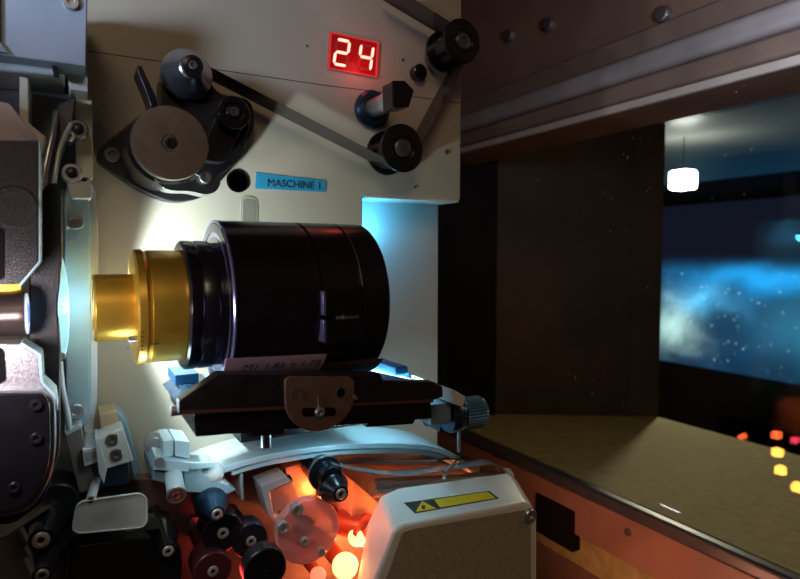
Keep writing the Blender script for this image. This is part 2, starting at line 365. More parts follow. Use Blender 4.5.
# seams and small holes in the plate
def strip(pts, Y, wpx, d=.03):
    b = MB()
    A = [P(a, c, Y) for a, c in pts]; hw = R(wpx/2, pts[0][0], pts[0][1], Y)
    for i in range(len(A)-1):
        dd_ = (A[i+1]-A[i]); dd_.y = 0; dd_.normalize(); nn = Vector((-dd_.z, 0, dd_.x))*hw
        b.prism([((A[i]+nn).x, (A[i]+nn).z), ((A[i+1]+nn).x, (A[i+1]+nn).z), ((A[i+1]-nn).x, (A[i+1]-nn).z), ((A[i]-nn).x, (A[i]-nn).z)], Y-d, Y+.05)
    return b
strip([(88, 51), (330, 86), (364, 90), (461, 103)], YP, .9, .012).build('panel_seam', INK, body, 0)
for (a, b_, r) in ((238, 181, 11.5),):
    c = P(a, b_, YP); rr = R(r, a, b_, YP)
    MB().lathe([(0, rr), (.06, rr), (.05, rr*.86), (-.3, rr*.84), (-.3, 0.01)], c, (0, -1, 0), 40).build('plate_hole', BLACKW, body, 0)
for (a, b_, r) in ((447, 152, 2.6), (307, 46, 1.2), (403, 60, 1.6), (415, 187, 1.5), (128, 348, 1.0)):
    c = P(a, b_, YP); rr = R(r, a, b_, YP); MB().lathe([(0, rr), (.07, rr*.9), (.05, rr*.4)], c, (0, -1, 0), 18).build('small_screw', SCREWR, body, 0)
# slot with a pale raised rim
c = P(249, 209, YP)
pts = rounded(poly([(240, 195), (258, 197), (258, 240), (240, 238)], YP), .75, 8)
MB().prism(pts, YP-.06, YP+.02).build('slot_rim', mat('worn_enamel', (.40, .37, .30), .5, 0, .1), body, .05)
pts = rounded(poly([(242.5, 198), (256, 199.5), (256, 238), (242.5, 236)], YP), .6, 8)
MB().prism(pts, YP-.09, YP+.02).build('slot_recess', mat('slot_grey', (.22, .21, .17), .6, 0, .1), body, .02)

# red number display
disp = thing('counter_display', tuple(P(354, 74, YP)), 'small red digital display reading 24 on the cream panel', 'display')
dq = poly([(330, 31.5), (379, 42.5), (377, 77.5), (328, 68.5)], YP-.2)
MB().prism(dq, YP-.22, YP+.02).build('display_window', RED7, disp, .03); dwin = COL.objects[-1]
ins = poly([(330, 31.5), (379, 42.5), (377, 77.5), (328, 68.5)], YP-.26)
Aq = [Vector(v) for v in ins]
fm = MB()
for i in range(4):
    a = Aq[i]; b_ = Aq[(i+1) % 4]; cc = sum(Aq, Vector((0, 0)))/4
    fm.prism([tuple(a), tuple(b_), tuple(b_+(cc-b_)*.07), tuple(a+(cc-a)*.07)], YP-.30, YP-.2)
fm.build('display_bezel', mat('red_bezel', (.6, .05, .05), .3, 0, .1, emit=(1, .05, .05), es=.30), disp, 0)
def seg7(on, u0, u1):
    o, px_, py_, sl = Aq[3], (Aq[2]-Aq[3]), (Aq[0]-Aq[3]), .06
    def T(u, v): return tuple(o+px_*(u+sl*(v-.5))+py_*v)
    S = {'a': (u0, .84, u1, .84), 'g': (u0, .5, u1, .5), 'd': (u0, .16, u1, .16), 'f': (u0, .5, u0, .84), 'b': (u1, .5, u1, .84), 'e': (u0, .16, u0, .5), 'c': (u1, .16, u1, .5)}
    for k, (a, b_, c, d) in S.items():
        t = .024 if a == c else .036
        if a == c: pts = [(a-t, b_+.06), (a, b_+.015), (a+t, b_+.06), (a+t, d-.06), (a, d-.015), (a-t, d-.06)]
        else: pts = [(a+.03, b_-t), (a+.008, b_), (a+.03, b_+t), (c-.03, b_+t), (c-.008, b_), (c-.03, b_-t)]
        MB().prism([T(*p) for p in pts], YP-.29, YP-.2).build('segment', REDON if k in on else REDOFF, dwin, 0)
seg7('abged', .13, .38); seg7('fgbc', .62, .87)
# blue tape label
lab = thing('label_tape', tuple(P(290, 190, YP)), 'blue embossed tape label reading MASCHINE 1 on the plate', 'label')
tq = poly([(256, 172.5), (326, 180.5), (325.5, 192), (255, 188.5)], YP)
MB().prism(tq, YP-.05, YP+.01).build('tape', LABELB, lab, .01)
tx = P(267, 186, YP-.08)
o = text_mesh('MASCHINE 1', 'lettering', INK, lab, tx, .92, math.radians(.2), .004, 0)
# wires across the plate foot
# ------------------------------------------------------------------ film and guide rollers
def guide_roller(name, label, nx, ny, rpx, Y, L, lbl_mat=BLKG, hub='screw', flange=.28, rb=.7, cat='roller', group='guide rollers on the cream panel'):
    c = P(nx, ny, Y); r = R(rpx, nx, ny, Y)
    t = thing(name, (c.x, YP, c.z-r), label, cat, group)
    MB().lathe([(-L, r*.95), (-L+flange, r*.95), (-L+flange, r*rb), (-flange, r*rb), (-flange, r), (-.05, r), (0, r*.93), (0, r*.55), (-.12, r*.5), (-.12, r*.4)], c, (0, -1, 0), 56).build('roller_body', lbl_mat, t, .03)
    rb_ = COL.objects[-1]
    MB().lathe([(-.15, r*.36), (.10, r*.36), (.16, r*.30), (.16, r*.16), (.02, r*.14)], c, (0, -1, 0), 24).build('axle_screw', SCREWR, rb_, 0)
    if Y+L < YP: MB().cyl((c.x, Y+L, c.z), (c.x, YP, c.z), r*.3).build('axle', STEEL, t, 0)
    return c, r
cC, rC = guide_roller('guide_roller', 'black flanged film roller below the square dial knob', 403, 148, 24, 48, 3.4)
cD, rD = guide_roller('guide_roller', 'black flanged film roller at the upper right panel edge', 463, 41, 22, 47.6, 3.6)
# short black spindle left of roller D
c = P(416, 74, YP); t = thing('stop_post', tuple(c), 'short black round stop post beside the upper right roller', 'post')
MB().lathe([(0, .75), (.9, .75), (1.0, .6)], c, (0, -1, 0), 30).build('post_body', BLKG, t, 0)
# film strip path
yF0, yF1 = 48.35, 51.1
def arc(c, r, a0, a1, n=14): return [(c.x+r*math.cos(math.radians(a0+(a1-a0)*i/n)), c.z+r*math.sin(math.radians(a0+(a1-a0)*i/n))) for i in range(n+1)]
rf = rC*.72
st0 = X2(200, 62, 48.4)
path = [st0]+arc(cC, rf, 232, 338)[0:]+arc(cD, rD*.72, -30, 85)+[X2(395, -12, 48.4)]
fl = MB().ribbon(path, yF0, yF1, .03)
tag(fl.build('film_strip', FILM, None, 0), 'dark film strip threaded over the three upper rollers', 'film')
# square dial knob
kb = thing('dial_knob', tuple(P(372, 128, YP)), 'dial knob with silver shaft and square black grip', 'knob')
c = P(371, 110, YP-.01); r = R(18.5, 371, 110, YP)
MB().lathe([(0, r), (.5, r), (.7, r*.85), (.7, r*.6), (.4, r*.55)], c, (0, -1, 0), 48).build('base_ring', BLUEG, kb, .05)
MB().lathe([(.3, r*.52), (2.6, r*.48), (4.4, r*.5)], c, (0, -1, 0), 32).build('shaft', STEEL, kb, .03)
cc = Vector((c.x, YP-3, c.z)); g2 = r*.72
hd = [(cc.x+g2*u, cc.z+g2*v) for u, v in ((-.75, -1.0), (.55, -.75), (.95, .45), (.2, 1.0), (-.8, .85))]
MB().prism(hd, YP-6.2, YP-4.3).build('grip', BLKG, kb, .12, 3)

# ------------------------------------------------------------------ sprocket assembly
sp = thing('sprocket_unit', tuple(P(175, 205, YP)), 'black film sprocket unit with large worn disc and cone roller', 'sprocket')
MB().prism(rounded(poly([(94, 160), (102, 146), (150, 108), (190, 92), (250, 100), (254, 128), (232, 168), (205, 198), (172, 204), (140, 192)], 51), 1.2), 50.4, YP).build('base_plate', BLK, sp, .12, 3)
cB = P(171, 143, 43); rB = R(37, 171, 143, 43)
MB().lathe([(-7.4, rB*1.02), (-2.2, rB*1.02), (-2.2, rB*.88), (-.7, rB*.88), (-.7, rB*.99)], cB, (0, -1, 0), 64).build('sprocket_drum', DARKF, sp, .05); part_ = COL.objects[-1]
# teeth round the drum
tb = MB()
for k in range(24):
    a = 2*math.pi*k/24; u = Vector((math.cos(a), 0, math.sin(a)))
    for dy in (2.0,):
        b0 = cB+Vector((0, dy+.3, 0))+u*rB*.86; tb.cyl(b0, b0+u*rB*.1, .09, .04, 8)
tb.build('sprocket_teeth', STEEL, part_, 0)
MB().lathe([(-.7, rB*.995), (-.12, rB), (0, rB*.975), (0, rB*.24), (-.08, rB*.22), (-.08, rB*.02)], cB, (0, -1, 0), 72).build('face_disc', DISC, sp, .02); part_ = COL.objects[-1]
MB().lathe([(-.1, rB*.17), (.10, rB*.16), (.12, rB*.1), (0, rB*.08)], cB, (0, -1, 0), 6).build('centre_screw', BLK, part_, .02)
# cone roller
c = P(186.5, 75, 47); r1 = R(25, 184, 78, 47)
MB().lathe([(-4.6, r1*.8), (-.5, r1*.95), (0, r1), (.35, r1*.97), (2.0, r1*.45), (2.1, r1*.36), (1.9, r1*.2)], c, (0, -1, 0), 64).build('cone_roller', mat('dark_turned_steel', (.32, .32, .36), .28, .9, .15, 90), sp, .03, ang=9); part_ = COL.objects[-1]
MB().lathe([(1.8, r1*.38), (2.65, r1*.38), (2.7, r1*.22), (2.5, r1*.17)], c, (0, -1, 0), 28).build('cone_cap', BLKG, part_, 0)
screw(part_, (c.x, c.y-2.6, c.z), r1*.17, SCREWR)
# arm from the base to the cone roller, side roller and its arm
MB().prism(rounded(poly([(160, 70), (200, 66), (214, 96), (250, 110), (240, 160), (205, 185), (160, 150)], 48.5), .9), 47.6, 50.6).build('swing_arm', BLK, sp, .12)
c = P(234, 112, 45.4); r = R(16.5, 234, 112, 45.4)
MB().lathe([(-3.2, r*1.0), (-.1, r), (0, r*.93), (0, r*.62), (-.15, r*.58), (-.15, r*.4), (0.0, r*.36), (0, r*.12)], c, (0, -1, 0), 48).build('side_roller', BLKG, sp, .03); part_ = COL.objects[-1]
screw(part_, (c.x, c.y-.02, c.z), r*.3, SCREWR)
MB().prism(rounded(poly([(218, 108), (244, 120), (224, 165), (196, 160)], 47), .7), 46.4, 48).build('roller_arm', BLK, sp, .1)
# lever
MB().prism(rounded(poly([(135, 70), (140, 68), (155, 100), (158, 118), (152, 118), (147, 100)], 46), .15), 45.2, 47.7).build('release_lever', BLKG, sp, .05)
# screws and silver lip
screw(sp, tuple(P(112, 155, 50.4)), R(7.5, 112, 155, 50.4), SCREWR)
lip = poly([(152, 176), (160, 183), (170, 180), (186, 184), (199, 178), (213, 176), (219, 183), (214, 193), (204, 196), (188, 192), (172, 192), (160, 189)], 45)
MB().prism(rounded(lip, .4), 44.2, 46.2).build('guide_shoe', mat('bright_shoe', (.40, .45, .48), .2, .9, .1), sp, .12, 3)
screw(sp, tuple(P(205, 177.5, 44.0)), R(6, 205, 177, 44), STEEL)

# ------------------------------------------------------------------ lens
cz = P(140, 306.5, 41).z; AY = 41
def LX(px, Y): return P(px, 300, Y).x
rG = 2.1; rR = 3.62; rK = 4.25; rD_ = 5.62
lens = thing('projection_lens', (LX(250, 41), AY, cz-rD_), 'long cylindrical projection lens with gold rear barrel and black drum', 'lens')
AX = (1, 0, 0)
x0 = LX(93, 40); x1 = LX(135, 39.2); x2 = LX(149, 39.2); x3 = LX(183, 39.4); x4 = LX(214, 41); x5 = LX(356.5, 41)
O = Vector((0, AY, cz))
MB().lathe([(x0+.9, rG*.72), (x0, rG*.80), (x0, rG*.95), (x0+.12, rG), (x1+.1, rG)], O, AX, 64).build('rear_barrel', GOLD, lens, .02)
MB().lathe([(x0+.3, .01), (x0+.5, rG*.5), (x0+.95, rG*.74)], O, AX, 48).build('rear_glass', mat('lens_glass', (.05, .10, .22), .05, 0, .1, spec=.9), lens, 0)
MB().lathe([(x1, rG), (x1, rR*.95), (x1+.12, rR*1.01), (x2-.25, rR*1.01), (x2-.1, rR*.985), (x2, rR*.97)], O, AX, 120, ridge=(x1+.1, x2-.3, .05)).build('focus_ring', GOLD, lens, 0, ang=25)
MB().lathe([(x2-.02, rR*.95), (x2+.05, rR), (x3+.1, rR)], O, AX, 90).build('front_barrel', GOLD, lens, .02)
# engraved marks, placed on the side the camera sees
em = MB()
for (px, py, L_) in ((151, 345, .45), (141, 352, .12), (141, 347, .12), (141, 342, .12), (141, 337, .12), (141, 332, .12)):
    xx = LX(px, 37.5); zz = P(px, py, 37.6).z; dz = zz-cz; yy = AY-math.sqrt(max(.01, rR*rR-dz*dz))-.0
    em.box(xx, xx+L_, yy-.05, yy+.05, zz-.03, zz+.03)
em.build('engraved_marks', GOLDD, lens, 0)
sx = LX(133, 37.8); sz = P(131, 341, 37.8).z
MB().cyl((sx-.25, 38.7, sz), (x1+.2, 38.7, sz), .17).build('grub_screw', STEEL, lens, .02)
MB().lathe([(x3, rR), (x3, rK*.96), (x3+.12, rK), (x3+.75, rK), (x3+.85, rK*.985), (x3+1.0, rK), (x4-.5, rK), (x4-.4, rK*.97), (x4+.1, rK*.97)], O, AX, 90).build('black_collar', BLKG, lens, .03)
drum = [(x4, rK*.9), (x4, rD_*.80), (x4+.10, rD_*.80), (x4+.10, rD_*.86), (x4-.02, rD_*.86), (x4-.02, rD_*.965), (x4+.12, rD_)]
g1 = LX(293.5, 41); g2_ = LX(329, 41)
drum += [(g1-.12, rD_), (g1-.06, rD_*.975), (g1+.06, rD_*.975), (g1+.12, rD_), (g2_-.1, rD_), (g2_-.05, rD_*.975), (g2_+.08, rD_*.975), (g2_+.12, rD_*.995), (x5-.15, rD_*.995), (x5, rD_*.97), (x5, rD_*.8), (x5-.6, rD_*.75)]
MB().lathe(drum, O, AX, 160).build('lens_drum', BLKG, lens, 0, ang=25)
MB().lathe([(x4+.02, rD_*.975), (x4-.01, rD_*.99), (x4+.06, rD_*1.004), (x4+.16, rD_*1.004)], O, AX, 128).build('drum_rim', mat('violet_steel', (.35, .36, .75), .25, .7, .1), lens, 0)
MB().lathe([(x5-.6, .01), (x5-.45, rD_*.4), (x5-.6, rD_*.76)], O, AX, 48).build('front_glass', bpy.data.materials['lens_glass'], lens, 0)
# clamp blocks
yb = AY-rD_
MB().box(LX(325, yb-.3), LX(361, yb-.3), yb-.42, yb+.6, P(340, 315.5, yb).z, P(340, 290, yb).z).build('clamp_block', BLKG, lens, .06)
MB().box(LX(325, yb-.3), LX(361, yb-.3), yb-.42, yb+.6, P(340, 342, yb).z, P(340, 318.5, yb).z).build('clamp_block', BLKG, lens, .06)
MB().box(LX(338, yb-.3), LX(359, yb-.3), yb-.30, yb+.3, P(340, 318.5, yb).z, P(340, 315.5, yb).z).build('clamp_shim', STEEL, lens, .01)
MB().cyl((LX(341, yb), yb-.32, P(341, 316.8, yb).z), (LX(341, yb), yb-.50, P(341, 316.8, yb).z), .14, n=16).build('clamp_pin', STEEL, lens, .02)
# violet edge faces of the blocks
for a, b_ in ((291, 314.5), (319, 341)):
    MB().box(LX(322.5, yb-.3), LX(325.6, yb-.3), yb-.40, yb+.5, P(330, b_, yb).z, P(330, a, yb).z).build('block_edge', bpy.data.materials['violet_steel'], lens, .03)
# bright slit beside the second groove
sl = MB()
for k in range(9):
    za = cz+rD_*(.22+.07*k); zb_ = za+rD_*.07
    ya = AY-math.sqrt(rD_**2-(za-cz)**2)-.01; yc = AY-math.sqrt(max(.01, rD_**2-(zb_-cz)**2))-.01
    wd = .03+.03*(9-k)/9*2
    sl.loft([(g2_+.1, ya, za), (g2_+.1+wd, ya, za), (g2_+.1+wd, yc, zb_), (g2_+.1, yc, zb_)], [(g2_+.1, ya+.05, za), (g2_+.1+wd, ya+.05, za), (g2_+.1+wd, yc+.05, zb_), (g2_+.1, yc+.05, zb_)])
sl.build('collar_edge', STEEL, lens, 0)
# paper label round the lower drum
def drum_patch(px0, px1, py0, py1, off, Y, skew=0):
    za, zb_ = P((px0+px1)/2, py1, Y).z, P((px0+px1)/2, py0, Y).z; A = []; B = []; n = 8
    xa, xb = LX(px0, Y), LX(px1, Y); pts = []
    for k in range(n+1):
        z = za+(zb_-za)*k/n; y = AY-math.sqrt(max(.01, (rD_+off)**2-(z-cz)**2)); pts.append((y, z))
    ql = [(AY-math.sqrt(max(.01, (rD_+off)**2-(z+skew-cz)**2)), z+skew) for y, z in pts]
    o = [(xa, y, z) for y, z in ql]+[(xa, y+.12, z) for y, z in ql[::-1]]
    return MB().loft(o, [(xb, y, z) for y, z in pts]+[(xb, y+.12, z) for y, z in pts[::-1]])
drum_patch(222, 323, 357, 379, .04, 37.0, .28).build('paper_label', LABELP, lens, 0); part_ = COL.objects[-1]
drum_patch(324, 384, 361, 379, .02, 37.0).build('worn_gold_edge', BRONZE, lens, 0)
zt = P(270, 364.5, 37).z; yt = AY-math.sqrt((rD_+.05)**2-(zt-cz)**2)
th = math.atan2(cz-zt, AY-yt)
base = Matrix.Rotation(math.radians(90)+th, 4, 'X')
nv = Vector((0, -math.cos(th), -math.sin(th))); uv = Vector((0, -math.sin(th), math.cos(th)))
text_mesh('M1 1.85 + 1.75', 'label_lettering', INK, part_, tuple(Vector((LX(240, yt), yt, zt))+nv*.08-uv*.16), .78, 0, .003, 0, .2, 1.1, base @ Matrix.Rotation(math.radians(-2.0), 4, 'Z'))

# ------------------------------------------------------------------ lens carriage
car = thing('lens_carriage', tuple(P(310, 437, 41)), 'black crinkle-finish lens carriage with pointed left end under the lens', 'carriage')
YC = 35.6
up = poly([(179, 415), (179, 401), (219, 373), (381, 373.5), (383, 380), (434, 382), (443, 386.5), (443, 397), (433, 400.5), (180, 415)][1:9]+[(179, 415)], YC)
MB().prism(up, YC, YC+.95).build('front_cheek', CRINK, car, .08, 3)
zz = cz-rD_-.05
bp = poly([(182, 414), (206, 396), (436, 396), (436, 400)], YC+1.5)
MB().prism([(p[0], min(p[1], zz)) for p in poly([(183, 414), (200, 400), (440, 389), (440, 398)], YC+1.5)], YC+1.5, 46.5).build('saddle_base', BLUEG, car, .08)
MB().prism(poly([(194, 416), (431, 401), (432, 418.5), (196, 437)], YC+.3), YC+.3, 46).build('dovetail_rail', BLKG, car, .06)
MB().box(LX(230, 48), LX(350, 48), 45.5, YP, P(300, 425, 48).z, P(300, 400, 48).z).build('mounting_arm', BLK, car, .1)
MB().prism(poly([(181, 411), (182, 414), (433, 402), (433, 399.5)], YC-.02), YC-.10, YC+.1).build('edge_line', mat('red_brown_edge', (.18, .07, .06), .35, .4, .1), car, 0)
MB().prism(poly([(253, 433), (284, 430), (284, 434), (249, 437)], YC+.4), YC+.4, YC+2).build('lower_tab', BLK, car, .02)
# half-round plate
hp = poly([(285, 380), (290, 376.5), (348, 376.5), (354, 381)], YC-.25)
cH = P(319.5, 398, YC-.25); rx = R(35, 320, 398, YC); rz = R(33.5, 320, 398, YC)
ho = hp[:]
xa = hp[3][0]; xb = hp[0][0]; xm = (xa+xb)/2; rw = (xa-xb)/2
ho += [(xm+rw*math.cos(math.radians(-a)), cH.z+rz*math.sin(math.radians(-a))) for a in range(0, 181, 9)]
MB().prism(ho, YC-.30, YC).build('half_round_plate', mat('brown_steel_plate', (.34, .22, .17), .38, .65, .12, 60, .15, 700), car, .05); part_ = COL.objects[-1]
for a, b_ in ((297, 394.5), (341, 393)):
    c = P(a, b_, YC-.3); rr = R(5.6, a, b_, YC); MB().lathe([(0, rr), (.05, rr), (.03, rr*.8), (-.1, rr*.7)], c, (0, -1, 0), 28).build('plate_hole', SCREWR, part_, 0)
MB().prism(rounded(poly([(302, 408), (336, 407.5), (336, 416), (302, 416.5)], YC-.32), .4, 6), YC-.33, YC-.2).build('plate_slot', BLACKW, part_, 0)
c = P(319, 412, YC-.3); rr = R(5.2, 319, 412, YC)
MB().lathe([(0, rr), (.22, rr), (.3, rr*.8), (.3, rr*.3), (.2, rr*.28)], c, (0, -1, 0), 24).build('slot_screw', STEEL, part_, .02)
MB().cyl(P(318, 396, YC-.36), P(319, 410, YC-.36), .035, n=8).build('index_line', STEEL, part_, 0)
c = P(354, 397, YC-.1); MB().cyl(c, (c.x, YC-.4, c.z), .15, n=14).build('edge_pin', STEEL, car, 0)
# left end screw and blue pieces behind
c = P(180, 410, 38); MB().cyl((c.x-.55, 38, c.z), (c.x+.4, 38, c.z), .32, n=20).build('end_screw', STEEL, car, .03)
MB().box(LX(178, 41), LX(203, 41), 43, 46.5, P(190, 384, 43).z, P(190, 374, 43).z).build('rear_block', BLUEP, car, .06)
MB().box(LX(182, 41), LX(232, 41), 43, 46.5, P(190, 396, 43).z, P(190, 384, 43).z-.0).build('rear_support', ALUB, car, .06)
MB().prism(rounded(poly([(385, 363), (396, 362), (398, 374), (385, 377)], 45), .2), 43, 47).build('blue_stop', BLUEP, car, .05)
MB().prism(poly([(443, 386), (455, 393), (452, 403), (443, 400)], 39), 37.5, 44).build('white_wedge', WHITE, car, .05)
MB().prism(poly([(355, 421), (358, 413), (405, 410), (401, 418)], 42), 40, 46).build('lower_stop', BLK, car, .05)
# pins under the carriage
c = P(266, 437, 42); MB().cyl((c.x, 42, c.z+1.0), (c.x, 42, P(266, 447, 42).z), .38, n=20).build('hanging_pin', STEEL, car, .03)
c = P(459, 440, 46); MB().cyl((c.x, 46, P(459, 424, 46).z), (c.x, 46, P(459, 452, 46).z), .18, n=20).build('hanging_pin', STEEL, car, .02)
MB().box(c.x-3.5, c.x+.25, 44, 46.3, P(459, 421, 46).z, P(459, 415, 46).z).build('pin_bracket', BLK, car, .04)
# knob
KY = 40.0
ka = P(432, 411, KY); kbv = P(481, 420, KY); kd = Vector((1, 0, -.02))
o = Vector((ka.x-.6, KY, ka.z-.55))
MB().box(ka.x-.9, ka.x+1.0, KY-1.25, KY+1.4, ka.z-.75, ka.z+.85).build('knob_bearing', ALUB, car, .05)
Lk = kbv.x-o.x
rk = R(16.2, 468, 415, KY)
MB().lathe([(0, rk*.45), (1.9, rk*.45)], o, kd, 30).build('knob_shaft', BLUEG, car, 0)
MB().lathe([(Lk*.36, rk*.4), (Lk*.36, rk*.98), (Lk*.40, rk*1.05), (Lk*.52, rk*1.05), (Lk*.56, rk*.95), (Lk*.62, rk*.95)], o, kd, 48).build('knob_collar', BLUEG, car, .04)
MB().lathe([(Lk*.60, rk*.9), (Lk*.62, rk), (Lk*.95, rk), (Lk*.985, rk*.92), (Lk, rk*.8)], o, kd, 64, ridge=(Lk*.61, Lk*.96, .12)).build('knurled_grip', mat('blue_steel_knob', (.16, .36, .56), .3, .6, .1), car, 0, ang=20)  # blue knob, extra blue in the colour stands in for light

# ------------------------------------------------------------------ left: lamp side, gate
# blue-grey cover at the top left
cv = thing('film_box', tuple(P(45, 62, 44)), 'blue grey metal cover box hanging at the top left corner', 'cover')
MB().prism(poly([(-60, 48), (8, 56), (86, 66), (88, -30), (-60, -30)], 43), 43, 50).build('cover_shell', BRUSH, cv, .08)
MB().prism(poly([(-60, -30), (0, -30), (0, 42), (9, 54), (-60, 46)], 42.9), 42.7, 43).build('cover_flap', mat('blue_grey_flap', (.22, .26, .33), .45, .4, .12), cv, .03)
screw(cv, tuple(P(71, 3, 43)), R(7.5, 71, 3, 43), STEEL)
# sheet metal bracket under it
br = thing('gate_bracket', tuple(P(40, 140, 47)), 'folded silver gate bracket under the blue grey cover', 'bracket')
MB().prism(poly([(-40, 56), (20, 62), (86, 68), (86, 190), (60, 190), (-40, 190)], 49), 49, 50).build('back_sheet', mat('grey_violet_sheet', (.30, .28, .29), .35, .6, .2, 25), br, .05)
MB().prism(poly([(20, 78), (29, 80), (29, 124), (46, 138), (43, 148), (20, 128)], 45), 44.5, 49.2).build('bent_flange', CREAM2, br, .08)
MB().prism(poly([(-20, 60), (60, 66), (66, 78), (-20, 72)], 45), 44.5, 49.1).build('upper_flange', ALU, br, .2)
MB().prism(poly([(-40, 95), (10, 105), (38, 140), (-40, 150)], 44), 43.5, 49).build('pale_sheet', mat('violet_white_sheet', (.60, .54, .60), .35, .4, .08), br, .05)
MB().prism(poly([(66, 68), (88, 70), (88, 92), (70, 89)], 45.5), 45.5, 49.1).build('corner_tab', CREAM2, br, .05)
MB().prism(rounded(poly([(50, 61), (56, 62), (60, 76), (54, 76)], 44.2), .1), 43.9, 44.6).build('bracket_clip', BLK, br, .03)
arm_pts = [P(43, 190, 45), P(46, 165, 45), P(53, 132, 45.5), P(56, 112, 46.5)]
MB().prism(poly([(44, 190), (48, 150), (58, 104), (76, 96), (72, 128), (60, 160), (54, 190)], 46.4), 46.4, 48.8).build('arm_web', mat('dark_brown_web', (.10, .08, .075), .4, .3), br, .1)
def smooth(pts, n=8):
    out = []
    for i in range(len(pts)-1):
        p0 = pts[max(i-1, 0)]; p1 = pts[i]; p2 = pts[i+1]; p3 = pts[min(i+2, len(pts)-1)]
        for k in range(n):
            t = k/n; out.append(.5*((2*p1)+(p2-p0)*t+(2*p0-5*p1+4*p2-p3)*t*t+(3*p1-p0-3*p2+p3)*t**3))
    return out+[pts[-1]]
MB().tube(smooth(arm_pts), .20, 16).build('curved_arm', STEEL, br, 0)
MB().tube(smooth([P(53, 190, 45), P(56, 170, 45), P(61, 145, 45.5), P(71, 124, 46.2)]), .15, 12).build('thin_arm', ALU, br, 0)
# gate bars
gt = thing('film_gate', tuple(P(76, 432, 47)), 'tall blue grey film gate bar with socket screws behind gold lens', 'gate')
MB().prism(rounded(poly([(63, 196), (67, 184), (84, 184), (91, 210), (91, 420), (84, 428), (66, 428)], 46.5), .3), 46.5, 50).build('gate_bar', ALUB, gt, .15, 3)
MB().prism(rounded(poly([(88, 178), (95, 190), (98, 240), (97, 400), (93, 432), (84, 432), (86, 190)], 48.5), .3), 48.2, YP).build('gate_side_rail', ALU, gt, .2, 3)
screw(gt, tuple(P(76, 222, 46.5)), R(7.5, 76, 222, 46.5), STEEL); screw(gt, tuple(P(76, 411, 46.5)), R(7.5, 76, 411, 46.5), STEEL)
MB().prism(poly([(74, 96), (92, 100), (93, 178), (76, 178)], 48.5), 48, YP).build('upper_plate', CREAM2, gt, .06)
ey = P(62, 306, 45.6); rzz = R(50, 62, 306, 45.6)
eo = [(ey.x+.42*math.cos(a*math.pi/16), ey.z+rzz*math.sin(a*math.pi/16)) for a in range(32)]
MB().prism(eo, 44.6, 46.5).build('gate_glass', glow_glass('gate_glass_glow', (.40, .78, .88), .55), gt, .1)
c = P(62, 355, 45); MB().cyl(c, (c.x, 44.4, c.z), .25, n=16).build('gate_pin', STEEL, gt, .03)
pts = smooth([P(60, 362, 45), P(62, 385, 45), P(67, 412, 45), P(70, 430, 45)])
MB().tube(pts, .18, 10).build('gate_spring', ALU, gt, 0)
# thumb rollers on the gate
for k, (a, b_, r_, Y, lb) in enumerate(((78, 129, 9.5, 46.2, 'silver ringed gate roller with dark centre, the upper one beside the bracket'), (72, 173, 9.5, 45.5, 'silver ringed gate roller with dark centre, just above the film gate'))):
    c = P(a, b_, Y); rr = R(r_, a, b_, Y); t = thing('gate_roller', (c.x, Y+2, c.z-rr), lb, 'roller', 'small rollers over the gate')
    MB().lathe([(-(50-Y), rr*.7), (-1.2, rr*.7), (-1.2, rr), (-.1, rr), (0, rr*.9), (0, rr*.62), (-.2, rr*.58)], c, (0, -1, 0), 36).build('roller_ring', mat('dull_steel%d' % k, ((.22, .2, .18) if k == 0 else (.6, .66, .68)), .35, .7), t, .02)
    MB().lathe([(-.3, rr*.5), (-.02, rr*.5), (.02, rr*.4)], c, (0, -1, 0), 24).build('roller_core', BLK, t, 0)
c = P(69, 136, 46.4); t = thing('hinge_screw', (c.x, 46.4, c.z-.5), 'small pale hinge screw between the two ringed gate rollers', 'screw'); screw(t, tuple(c), R(5.5, 69, 137, 46.4), ALU); MB().cyl((c.x, 46.4, c.z), (c.x, 49.1, c.z), .3).build('screw_shank', STEEL, t, 0)
MB().prism(rounded(poly([(66, 180), (92, 182), (92, 199), (70, 199)], 45.8), .25), 45.7, 47).build('latch_block', ALU, gt, .1)
# black shutter plate
sh = thing('shutter_guard', tuple(P(40, 515, 42)), 'tall black shutter guard with rounded top beside the gate', 'guard')
MB().prism(rounded(poly([(41, 195), (47, 184), (57, 183), (62, 192), (62, 262), (58, 306), (61, 352), (60, 450), (44, 500), (14, 522), (-40, 524), (-40, 400), (28, 380), (30, 250), (40, 240)], 42), .5), 41.6, 43.4).build('guard_plate', CRINK, sh, .12, 3)
# upper lamphouse arm
ua = thing('lamphouse_cover', tuple(P(20, 285, 38)), 'black speckled lamphouse cover plate at the left edge above the condenser', 'cover')
MB().prism(poly([(-60, 139), (38, 142), (38, 262), (19, 284), (-60, 286)], 38), 37.8, 40).build('cover_plate', SPECK, ua, .05)
MB().prism(rounded(poly([(-20, 230), (4, 230), (4, 280), (-20, 280)], 37.8), .2), 37.7, 37.9).build('cover_slot', BLACKW, ua, 0)
c = P(14, 207, 37.8); rr = R(20, 14, 207, 38)
MB().lathe([(0, rr), (.06, rr*.98), (.05, rr*.9)], c, (0, -1, 0), 48).build('cover_boss', SPECK, ua, 0)
MB().prism(poly([(38, 142), (40.5, 142.5), (40.5, 262), (20, 287), (19, 284), (38, 262)], 38), 37.9, 40.2).build('cover_lit_edge', GREYB, ua, .02)  # cyan light on the side face, put in as a pale strip
